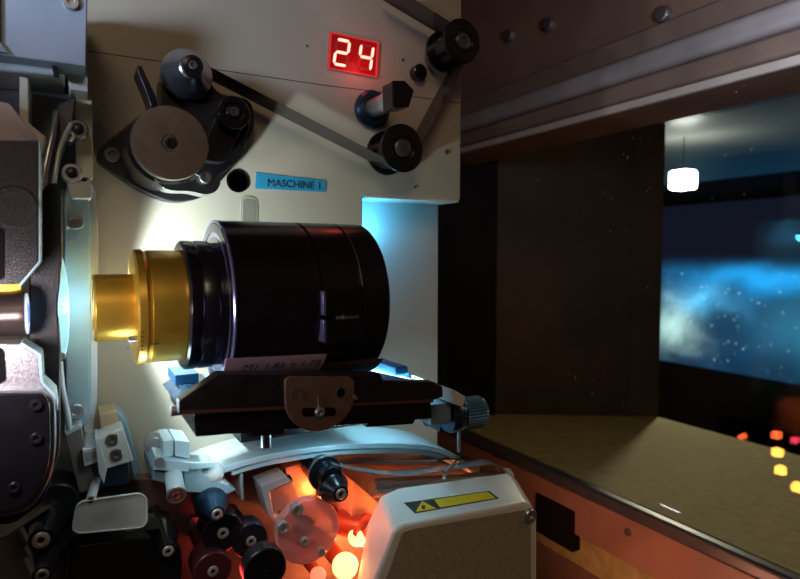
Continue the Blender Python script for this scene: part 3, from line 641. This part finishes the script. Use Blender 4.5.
# condenser
co = thing('condenser_lens', tuple(P(10, 338, 40)), 'short dark condenser tube with bright blue glass at the left edge', 'lens')
cc_ = P(18, 314, 40.3); rr = R(22.5, 18, 314, 40.3)
MB().lathe([(-5, rr*.94), (-.2, rr*.96), (0, rr), (.35, rr), (.4, rr*.9), (.2, rr*.8)], cc_, (1, 0, 0), 56).build('condenser_tube', mat('brown_black_tube', (.07, .05, .045), .3, .5), co, .03)
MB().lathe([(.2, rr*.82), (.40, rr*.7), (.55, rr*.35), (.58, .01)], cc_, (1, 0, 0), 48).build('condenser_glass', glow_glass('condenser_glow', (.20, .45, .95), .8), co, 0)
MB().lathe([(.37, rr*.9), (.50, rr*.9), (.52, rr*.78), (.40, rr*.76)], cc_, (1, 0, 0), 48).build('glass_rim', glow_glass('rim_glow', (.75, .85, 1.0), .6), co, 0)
MB().box(cc_.x-2, cc_.x+.2, 40.5, 41.5, cc_.z+rr*.9, cc_.z+rr*1.5).build('brass_stay', GOLD, co, .04)
# lower lamphouse arm
lo_ = thing('lamphouse_bracket', tuple(P(20, 515, 38)), 'silver speckled lamphouse bracket with rounded black cover at the left edge', 'bracket')
MB().prism(poly([(-60, 343), (20, 344), (38, 356), (40, 382), (52, 394), (52, 410), (-60, 410)], 38.2), 38.2, 40.2).build('silver_web', mat('speckled_silver', (.50, .46, .50), .4, .55, .3, 500, .5, 900), lo_, .08)
MB().prism(poly([(20, 344), (22, 342), (41.5, 354), (43.5, 381), (56, 393), (58, 410), (53, 410), (51, 394), (40, 382), (38, 356)], 38.1), 38.0, 40.3).build('web_edge', GREYB, lo_, .04)
lowp = rounded(poly([(-60, 392), (44, 393), (50, 403), (51, 450), (46, 478), (28, 506), (0, 514), (-60, 516)], 37.4), .8)
MB().prism(lowp, 37.3, 39.5).build('rounded_cover', BLKG, lo_, .12, 3); part_ = COL.objects[-1]
rimp = rounded(poly([(-60, 388), (46, 389), (55, 400), (56, 452), (50, 482), (31, 511), (0, 519), (-60, 521)], 37.8), .8)
MB().prism(rimp, 37.9, 39.8).build('cover_rim', mat('pale_rim', (.45, .47, .52), .35, .6), lo_, .1)
for a, b_ in ((36, 405), (36, 438), (14, 487)): screw(part_, tuple(P(a, b_, 37.3)), R(5.5, a, b_, 37.3), DARKF)
MB().prism(rounded(poly([(-20, 345), (4, 348), (6, 382), (-20, 388)], 38.1), .3), 38.1, 38.3).build('web_slot', BLACKW, lo_, 0)

# ------------------------------------------------------------------ lower compartment
sd = thing('sound_compartment', tuple(P(280, 640, 50)), 'reddish metal sound head casting under the curved pale rim', 'compartment')
yS = 50.6
MB().prism(poly([(40, 505), (120, 480), (190, 476), (240, 468), (300, 462), (480, 466), (480, 700), (-40, 700), (-40, 520)], yS), yS, YP).build('back_casting', BROWNP, sd, .1)
tag(MB().prism(rounded(poly([(70, 548), (150, 538), (182, 548), (186, 640), (60, 640)], 44.5), .5), 44.8, yS).build('darkening_block', BLK, None, .2), 'plain black block added to darken the bottom under the clear tray', 'guard')  # black block added only to darken this part of the compartment
# curved rim
tp = [(190, 484), (225, 470), (262, 459), (300, 452), (345, 447), (400, 446), (432, 449), (456, 458), (480, 476)]
yA, yB = 46.0, YP
U = smooth([Vector((X2(a, b_, 46)[0], 0, X2(a, b_, 46)[1])) for a, b_ in tp], 5)
rm = MB(); rm.ribbon([(p.x, p.z) for p in U], yA, yB, .5)
rim = thing('curved_rim', (U[20].x, 48, U[20].z-1), 'pale blue curved rim plate sweeping under the lens carriage', 'rim')
rm.build('rim_sheet', mat('pale_blue_enamel', (.60, .72, .78), .35, 0, .05, 20), rim, .1, 3)
MB().ribbon([(p.x, p.z-.55) for p in U[6:36]], yA+.3, yA+.7, .5).build('rim_bead', bpy.data.materials['pale_blue_enamel'], rim, .1)
# clear guide cover on the right
cl = thing('film_channel', tuple(P(430, 490, 46)), 'clear curved film channel between the rim and the white box', 'channel')
V = smooth([P(330, 462, 45), P(360, 470, 45), (P(400, 474, 45)), P(450, 468, 45), P(492, 463, 45), P(504, 474, 45)], 6)
MB().ribbon([(p.x, p.z) for p in V], 44.5, 45.9, .08).build('channel_film', FILML, cl, 0)
MB().cyl(P(372, 488, 45.1), P(503, 479, 45.1), .80, n=48).build('clear_tube', mat('smoky_tube', (.22, .21, .20), .16, .5, .2, 60, alpha=.8), cl, .05)
MB().cyl(P(503.5, 478.5, 45.1), P(508, 478, 45.1), 1.0, n=48).build('end_ring', CLEAR, cl, .05)
o = MB().tube(smooth([P(444, 478, 43.5), P(448, 470, 44.5), P(455, 462, 46), P(457, 456, 46)]), .16, 10); o.build('bent_wire', STEEL, cl, 0)
# white box
wb = thing('reader_box', tuple(P(460, 640, 42)), 'white box with olive front panel and yellow warning sticker', 'box')
yf, yk = 39.5, 44.2
front = [(537, 520), (533, 507.5), (524, 503.5), (405, 525), (394, 531), (371, 590), (338, 720), (537, 720)]
back = [(520, 486), (515, 478), (506, 472), (398, 487), (380, 495), (368, 520), (342, 660), (520, 680)]
A = [P(a, b_, yf) for a, b_ in front]; B = [P(a, b_, yk) for a, b_ in back]
MB().loft(A, B).build('box_shell', WHITE, wb, .35, 4)
MB().prism(rounded(poly([(530.5, 513), (525, 509.5), (409, 529), (402, 532), (385.5, 579), (348, 700), (530.5, 700)], yf-.02), .25), yf-.10, yf+.2).build('front_panel', OLIVE, wb, .04); part_ = COL.objects[-1]
screw(part_, tuple(P(529, 515, yf-.1)), R(7.2, 529, 515, yf), STEEL)
# sticker lying on the sloping top
def topface(u, v):   # u along the front edge (left to right), v from front to back
    f0, f1, b0, b1 = A[3], A[2], B[3], B[2]; return (f0*(1-u)+f1*u)*(1-v)+(b0*(1-u)+b1*u)*v
nrm = (topface(1, 0)-topface(0, 0)).cross(topface(0, 1)-topface(0, 0)).normalized()
if nrm.z < 0: nrm = -nrm
def solve(px, py):   # place on the box top seen at this point
    f0 = topface(0, 0); d = ray(px, py); t = f0.dot(nrm)/d.dot(nrm); return d*t
def topquad(pts, h0, h1):
    q_ = [solve(*p) for p in pts]; return MB().loft([p+nrm*h0 for p in q_], [p+nrm*h1 for p in q_])
stk = thing('warning_sticker', tuple(solve(452, 503)), 'yellow and black laser warning sticker on the white box', 'sticker')
topquad([(404, 503), (489, 491), (499, 498.5), (415, 513.5)], -.1, .03).build('sticker_back', INKG, stk, 0)
topquad([(434, 500), (487.5, 492.2), (495.5, 498.4), (440, 508)], 0, .05).build('yellow_field', YEL, stk, 0)
topquad([(422, 501.5), (436.5, 509.0), (415.5, 512.3)], 0, .05).build('yellow_triangle', YEL, stk, 0)
topquad([(421.5, 506), (425, 506), (425, 509.4), (421.5, 509.4)], 0, .07).build('beam_symbol', INKG, stk, 0)
# cylinders: helper for pointed black film rollers
def cone_roller(name, label, a, b_, rpx, Y, L=2.4, back=1.25, m=BLKG, group='pointed film rollers in the sound head', cap=.42, cm=None, base=1.32):
    c = P(a, b_, Y); r = R(rpx, a, b_, Y)
    t = thing(name, (c.x, yS, c.z-r), label, 'roller', group)
    MB().lathe([(-(yS-Y), r*.5), (-L-2.0, r*.5), (-L-2.0, r*back), (-L-.3, r*back), (-L-.1, r*base), (-L+.25, r*base), (-.25, r*.66), (0, r*.60), (0, r*.3)], c, (0, -1, 0), 56).build('roller_body', m, t, .03, ang=9); part_ = COL.objects[-1]
    MB().lathe([(-.1, r*.42), (.06, r*.42), (.12, r*.34), (.12, r*.2), (0, r*.16)], c, (0, -1, 0), 28).build('end_screw', cm or RING, part_, 0)
    return t
cone_roller('film_roller', 'pointed black film roller left of the clear tray', 41, 540, 19, 42, 3.6, 1.1)
cone_roller('film_roller', 'black film roller with bright ring at the bottom left edge', 42, 575, 15, 41, 3.2, 1.2, cm=STEEL)
cone_roller('film_roller', 'pointed black film roller right of the clear tray', 168, 551, 13, 43, 3.0, 1.1)
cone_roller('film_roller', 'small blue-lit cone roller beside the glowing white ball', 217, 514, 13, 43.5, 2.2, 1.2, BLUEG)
cone_roller('film_roller', 'pointed black film roller on the orange lit upper arm', 341, 494, 13.5, 42.4, 1.7, .8, base=1.18)
def flat_roller(label, a, b_, rpx, Y, L, m=BLKG, sr=.28):
    c = P(a, b_, Y); r = R(rpx, a, b_, Y); t = thing('flat_roller', (c.x, yS, c.z-r), label, 'roller', 'flat black rollers in the sound head')
    MB().lathe([(-(yS-Y), r*.4), (-L, r*.4), (-L, r), (-.1, r), (0, r*.93)], c, (0, -1, 0), 56).build('roller_body', m, t, .03); part_ = COL.objects[-1]
    MB().lathe([(-.1, r*sr), (.08, r*sr), (.12, r*sr*.8), (.12, r*sr*.45), (.0, r*sr*.4)], c, (0, -1, 0), 28).build('end_screw', RING, part_, 0)
flat_roller('black drum roller behind the pointed one left of the clear tray', 58, 503, 19, 45, 3.0, DARKF, .05)
flat_roller('flat black roller right below the small blue cone roller', 223, 533, 20, 44.2, 2.2)
flat_roller('dark reddish flat roller under the right pointed roller', 213, 571, 19, 43.4, 2.2, mat('dark_red_black', (.07, .015, .02), .35, 0, .2))
flat_roller('large glossy black roller with pale edge in the sound head centre', 266, 570, 22, 41.8, 1.3, BLKG, .01)
flat_roller('grey metal roller behind the large glossy one', 251, 541, 18, 44.3, 1.6, DARKF)
# upper orange arm roller behind cone
c = P(326, 474, 45); t = thing('bearing_sleeve', (c.x, 47, c.z-1.5), 'black sleeve bearing behind the orange lit roller', 'bearing')
MB().lathe([(-4.6, 1.0), (-2, 1.25), (-.4, 1.25), (-.4, 1.45), (0, 1.45), (0, 1.05), (1.3, .95)], c, (0, -1, 0), 48).build('sleeve', BLKG, t, .03)
MB().lathe([(-.35, 1.47), (-.05, 1.5)], c, (0, -1, 0), 48).build('sleeve_ring', STEEL, t, 0)
# film strand to the right of it
V = smooth([P(332, 470, 45), P(350, 466, 45), P(385, 462, 45), P(430, 462, 45), P(474, 461, 45)], 6)
tag(MB().ribbon([(p.x, p.z) for p in V], 45.6, 48.4, .04).build('film_strand', FILM, None, 0), 'black film strand running right beneath the curved rim', 'film')
# bracket blocks lower left
bb = thing('gate_foot_bracket', tuple(P(100, 492, 46)), 'angular silver foot bracket with two screws below the gate', 'bracket')
def lob(pts, Y0_, Y1_, m, nm, bv=.08): return MB().prism(poly(pts, Y0_), Y0_, Y1_).build(nm, m, bb, bv)
lob([(64, 433), (80, 425), (82, 432), (86, 452), (97, 484), (98, 490), (79, 493)], 45, 49, mat('brown_grey_cast', (.20, .17, .16), .4, .3), 'left_web')
lob([(64, 431), (80, 424.5), (82.5, 428), (66, 436)], 44.9, 49, ALU, 'left_edge', .04)
lob([(82, 450), (98, 446), (99, 462), (84, 467)], 44.4, 49, ALU, 'step_block')
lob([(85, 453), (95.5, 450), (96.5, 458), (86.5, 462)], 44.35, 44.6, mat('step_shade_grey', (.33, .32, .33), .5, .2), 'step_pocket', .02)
lob([(99, 438), (123, 428), (134, 461), (106, 469)], 44.2, 46.4, mat('beige_block', (.50, .49, .46), .42, .2), 'screw_block')
lob([(95, 440), (99, 438), (107, 469), (104, 484), (99, 474)], 43.9, 46.4, ALU, 'block_fin', .04)
lob([(99, 414), (116, 411), (121, 427), (101, 432)], 46.4, 49, mat('brown_pad', (.33, .26, .15), .5, 0), 'brass_pad')
lob([(116, 411), (127, 421), (140, 470), (134, 480), (122, 430)], 47, 50.5, ALUB, 'rear_rib', .12)
screw(bb, tuple(P(112, 439, 44.2)), R(6, 112, 439, 44.2), SCREWR); screw(bb, tuple(P(116, 454, 44.2)), R(6, 116, 454, 44.2), SCREWR)
c0 = P(97, 478, 46); c1 = P(90.5, 500, 42.5)
MB().cyl(c0, c1, R(4.4, 92, 490, 44), n=24).build('locating_pin', ALU, bb, .03)
MB().cyl(c1, c1+(c1-c0).normalized()*.08, R(2.6, 92, 490, 44), n=20).build('pin_socket', BLK, bb, 0)
MB().box(c0.x-.8, c0.x+2, 45.5, yS, c0.z-.6, c0.z+.8).build('pin_mount', BLUEG, bb, .1)
# tray
tr = thing('clear_tray', tuple(P(110, 530, 43)), 'shallow rounded clear tray with pale edge in front of bracket', 'tray')
to = rounded(poly([(77, 502), (140, 493), (147, 498), (147, 522), (142, 527), (80, 533), (73, 530), (73, 524)], 42.5), .5)
MB().prism(to, 42.5, 42.75).build('tray_floor', CLEAR, tr, .03)
eb = MB(); tt = [Vector((x, 42.45, z)) for x, z in to]; eb.tube(tt+[tt[0], tt[1]], .05, 8); eb.build('tray_edge', mat('pale_clear_edge', (.55, .62, .63), .15, 0, .1), tr, 0)
MB().box(tt[0].x+1, tt[0].x+2.2, 42.7, yS, tt[0].z-1.2, tt[0].z-.4).build('tray_stalk', BLK, tr, .03)
# dark film loop beneath the tray
V = smooth([P(20, 560, 42.5), P(60, 552, 42.5), P(75, 538, 42.5), P(100, 535, 42.5), P(145, 532, 42.5), P(160, 530, 42.5)], 6)
tag(MB().ribbon([(p.x, p.z) for p in V], 42.8, 45.6, .04).build('film_loop', FILM, None, 0), 'dark film loop passing beneath the clear tray', 'film')
tag(MB().ribbon([(p.x, p.z) for p in smooth([P(-30, 552, 42), P(0, 545, 42), P(25, 530, 42), P(52, 512, 42)], 6)], 43, 45.8, .05).build('film_tail', FILM, None, 0), 'dark film tail leaving the left edge behind the roller', 'film')
# clamp with pin
cm_ = thing('clamp_block', tuple(P(172, 490, 45)), 'pale blue split clamp with round pin and red screw', 'clamp')
def lc(pts, Y0_, Y1_, m, nm, bv=.06): return MB().prism(poly(pts, Y0_), Y0_, Y1_).build(nm, m, cm_, bv)
lc([(163, 441), (173.5, 440), (173.5, 456), (164, 458)], 45.2, 48.5, GREYB, 'left_jaw')
lc([(175, 440), (190, 442), (190, 459), (175, 456)], 45.2, 48.5, GREYB, 'right_jaw')
lc([(156, 458), (190, 463), (188, 472), (153, 470)], 44.5, 48, GREYB, 'cross_bar')
lc([(153, 471), (170, 473), (168, 484), (152, 480)], 45, yS, ALUB, 'lower_bar')
lc([(185, 463), (214, 462), (214, 468), (190, 470)], 45, 47, GREYB, 'side_arm')
lc([(184, 470), (200, 472), (218, 482), (236, 490), (228, 494), (184, 492)], 45.6, yS, GREYB, 'support_web')
MB().cyl(P(172, 467, 46), P(176.5, 495, 42.3), R(8.5, 175, 485, 44), n=36).build('round_pin', GREYB, cm_, .05)
c = P(176.5, 495, 42.3); d = (P(176.5, 495, 42.3)-P(172, 467, 46)).normalized()
rr = R(9.6, 176, 495, 42.3)
MB().lathe([(-.1, rr), (.1, rr), (.15, rr*.8), (.05, rr*.75), (.05, rr*.5)], c, d, 36).build('pin_collar', STEEL, cm_, 0)
MB().lathe([(0, rr*.55), (.18, rr*.5), (.18, rr*.3), (.05, rr*.25)], c, d, 6).build('red_screw', mat('reddish_screw', (.5, .12, .08), .35, .5), cm_, 0)
c = P(159, 461, 44.5); MB().cyl((c.x, 44.5, c.z), (c.x, 44.2, c.z), R(5, 159, 461, 44.5), n=24).build('bar_screw', STEEL, cm_, .03)
ts = thing('thumb_screw', tuple(P(156, 452, 48)), 'round silver thumb screw behind the pale blue clamp', 'screw')
c = P(155, 443, 47.6); rr = R(11.5, 155, 443, 47.6); dx = Vector((-.5, -.8, .25)).normalized()
MB().lathe([(-4, rr*.4), (-.8, rr*.4), (-.8, rr), (-.1, rr), (0, rr*.9), (0, rr*.5), (.3, rr*.45)], Vector(c), Vector((-.35, -.9, .15)), 48, ridge=(-.81, -.05, .05)).build('screw_head', STEEL, ts, 0)
# white ball
bl = thing('guide_ball', tuple(P(213, 482, 46)), 'shiny white guide ball next to the pale blue arm', 'ball')
c = P(213, 473, 46.3); rr = R(11, 213, 473, 46.3)
MB().lathe([(-rr*math.cos(k*math.pi/16)*.999, max(.02, rr*math.sin(k*math.pi/16))) for k in range(17)], c, (0, -1, 0), 36).build('ball', mat('white_gloss', (.9, .9, .86), .2, 0, 0), bl, 0)
c2 = P(224, 489, 46.0); MB().lathe([(-3, rr*.5), (-.2, rr*.6), (0, rr*.45)], c2, (0, -1, 0), 30).build('ball_foot', mat('white_gloss_2', (.85, .86, .84), .25), bl, .02)
MB().cyl(c, c2, rr*.35).build('ball_stem', bpy.data.materials['white_gloss'], bl, 0)
MB().cyl((c.x, c.y, c.z), (c.x, yS, c.z), rr*.3).build('ball_axle', STEEL, bl, 0)
# pale film aperture bracket
ab = thing('aperture_bracket', tuple(P(280, 520, 46)), 'pale grey square aperture bracket above the round clear disc', 'bracket')
MB().prism(poly([(259, 484), (284, 474), (290, 479), (268, 489), (272, 514), (284, 519), (278, 526), (266, 512)], 46.5), 46, 48.5).build('bracket_frame', ALU, ab, .06)
MB().prism(poly([(268, 489), (290, 479), (300, 500), (274, 512)], 47.4), 47.2, yS).build('bracket_plate', mat('grey_plate', (.28, .29, .30), .35, .5), ab, .05)
MB().prism(poly([(272, 483), (291, 476), (293, 481), (275, 489)], 46.3), 46.2, 46.8).build('bracket_lip', BLK, ab, .04)
MB().prism(poly([(240, 474), (243, 474), (244, 500), (241, 500)], 46.5), 46.5, yS).build('thin_divider', ALU, ab, .03)
# round disc with screws
rd = thing('flywheel_disc', tuple(P(305, 568, 44)), 'round translucent reddish disc with four raised screws', 'disc')
c = P(309, 532, 44); rr = R(33, 309, 532, 44)
MB().lathe([(-1.2, rr*.96), (-.9, rr), (-.15, rr), (0, rr*.97)], c, (0, -1, 0), 80).build('disc_plate', PINKD, rd, .04); part_ = COL.objects[-1]
MB().lathe([(-(yS-44), rr*.3), (-1.2, rr*.35)], c, (0, -1, 0), 32).build('disc_hub', STEEL, rd, 0)
for (a, b_, r_, L_) in ((298, 511, 6.2, .8), (284, 529, 7.0, .9), (305, 543, 4.6, .5), (322, 553, 4.6, .4)):
    c3 = P(a, b_, 44-L_); r3 = R(r_, a, b_, 44)
    MB().lathe([(-L_, r3*.9), (-.4, r3*.9), (-.4, r3), (-.05, r3), (0, r3*.9), (0, r3*.5), (-.2, r3*.45)], c3, (0, -1, 0), 28).build('raised_screw', RING, part_, .02)
# glowing lamp parts
for k, (a, b_, r_, Y, mm, lb) in enumerate(((357, 537, 9, 45.5, BULB, 'orange glowing sound lamp nearest the white box'), (345, 566, 13, 44.5, BULB, 'large bright orange sound lamp at the bottom'), (318, 575, 8, 44.5, BULBR, 'small red glowing lamp under the round disc'))):
    c = P(a, b_, Y); rr = R(r_, a, b_, Y); t = thing('sound_lamp', (c.x, yS, c.z-rr), lb, 'lamp', 'glowing lamps in the sound head')
    MB().lathe([(-rr*math.cos(q*math.pi/12), max(.02, rr*math.sin(q*math.pi/12))) for q in range(13)], c, (.15, -1, .1), 28).build('bulb', mm, t, 0)
    MB().cyl((c.x, c.y+rr*.7, c.z), (c.x, yS, c.z), rr*.7).build('lamp_holder', mat('lamp_holder_red%d' % k, (.5, .12, .08), .35, .4), t, .03)
# bent guide plates, orange lamp glow put into their sheet colours
gp = thing('guide_plate', tuple(P(340, 520, 47)), 'bent metal guide plate glowing orange behind the rollers', 'plate')
MB().prism(rounded(poly([(285, 468), (306, 462), (318, 470), (315, 498), (326, 520), (308, 512), (294, 498)], 47.8), .3), 47.8, yS).build('curved_cheek', mat('orange_lit_sheet', (.75, .38, .22), .35, .4), gp, .1)
MB().prism(rounded(poly([(352, 480), (378, 503), (388, 520), (372, 545), (350, 520)], 46.8), .2), 46.5, yS).build('right_cheek', mat('pale_lit_sheet', (.80, .5, .35), .4, .3), gp, .1)
c = P(366, 530, 45.5); MB().lathe([(-3, 1.1), (-.4, 1.1), (-.4, 1.4), (0, 1.4), (0, .8), (.4, .75)], c, (.5, -1, 0), 40).build('lamp_socket', mat('red_brown_socket', (.35, .07, .05), .35, .3), gp, .04)
# red screws at the bottom and the pin left of them
for k, (a, b_) in enumerate(((194, 522),)):
    t = thing('cap_screw', tuple(P(a, b_, yS)), 'dark red-lit cap screw in the casting left of flat roller', 'screw'); screw(t, tuple(P(a, b_, yS)), R(7, a, b_, yS), SCREWR)
# thin wires
wi = [P(60, 500, 44), P(68, 508, 43.8), P(80, 498, 43.6), P(92, 500, 43.2)]
# console with lit buttons, on the machine front edge facing the port glass
cn = thing('button_console', (xr+1, 52, -46), 'button console on the machine front edge facing the port', 'console')
MB().box(xr+.1, 38.6, 46.4, 60, -46, -27.5).build('console_case', BLK, cn, .2)
def mirror_hit(px, py, Xc):        # where on plane x = Xc a lamp must sit to show at this place in the glass
    d = ray(px, py); xg = XW+2.0; p = d*(xg/d.x); s_ = (xg-Xc)/d.x; return Vector((Xc, p.y+d.y*s_, p.z+d.z*s_))
OR = btn_mat('orange_button', (1, .42, .05), 66); RD = btn_mat('red_orange_button', (1, .12, .03), 34); PK = btn_mat('pink_button', (1, .06, .15), 19)
for (a, b_, mm, lb, hh) in ((740, 437, RD, 'dim red-orange lit button, the lone leftmost one', .45), (774, 435.5, RD, 'red-orange lit button topmost in the column', .62), (793, 441, PK, 'pink lit button right of the column', .5),
                        (775, 453, OR, 'bright orange lit button second in the column', .66), (778, 471, OR, 'bright orange lit button lowest in the column', .66), (795, 488, OR, 'bright orange lit button nearest the corner', .66)):
    p = mirror_hit(a, b_, 38.9)
    o = MB().box(38.5, 38.9, p.y-hh, p.y+hh, p.z-hh, p.z+hh).build('lit_button', mm, None, .15, 3); tag(o, lb+', mirrored in the port glass', 'button', 'lit console buttons')
print('mirror y range', [tuple(round(v, 1) for v in mirror_hit(a, b, 38.9)) for a, b in ((740, 437), (795, 488))], 'ZB', ZB, 'ZT', ZT, zb_f, ZJB, 'xr', xr, 'zu', zu)
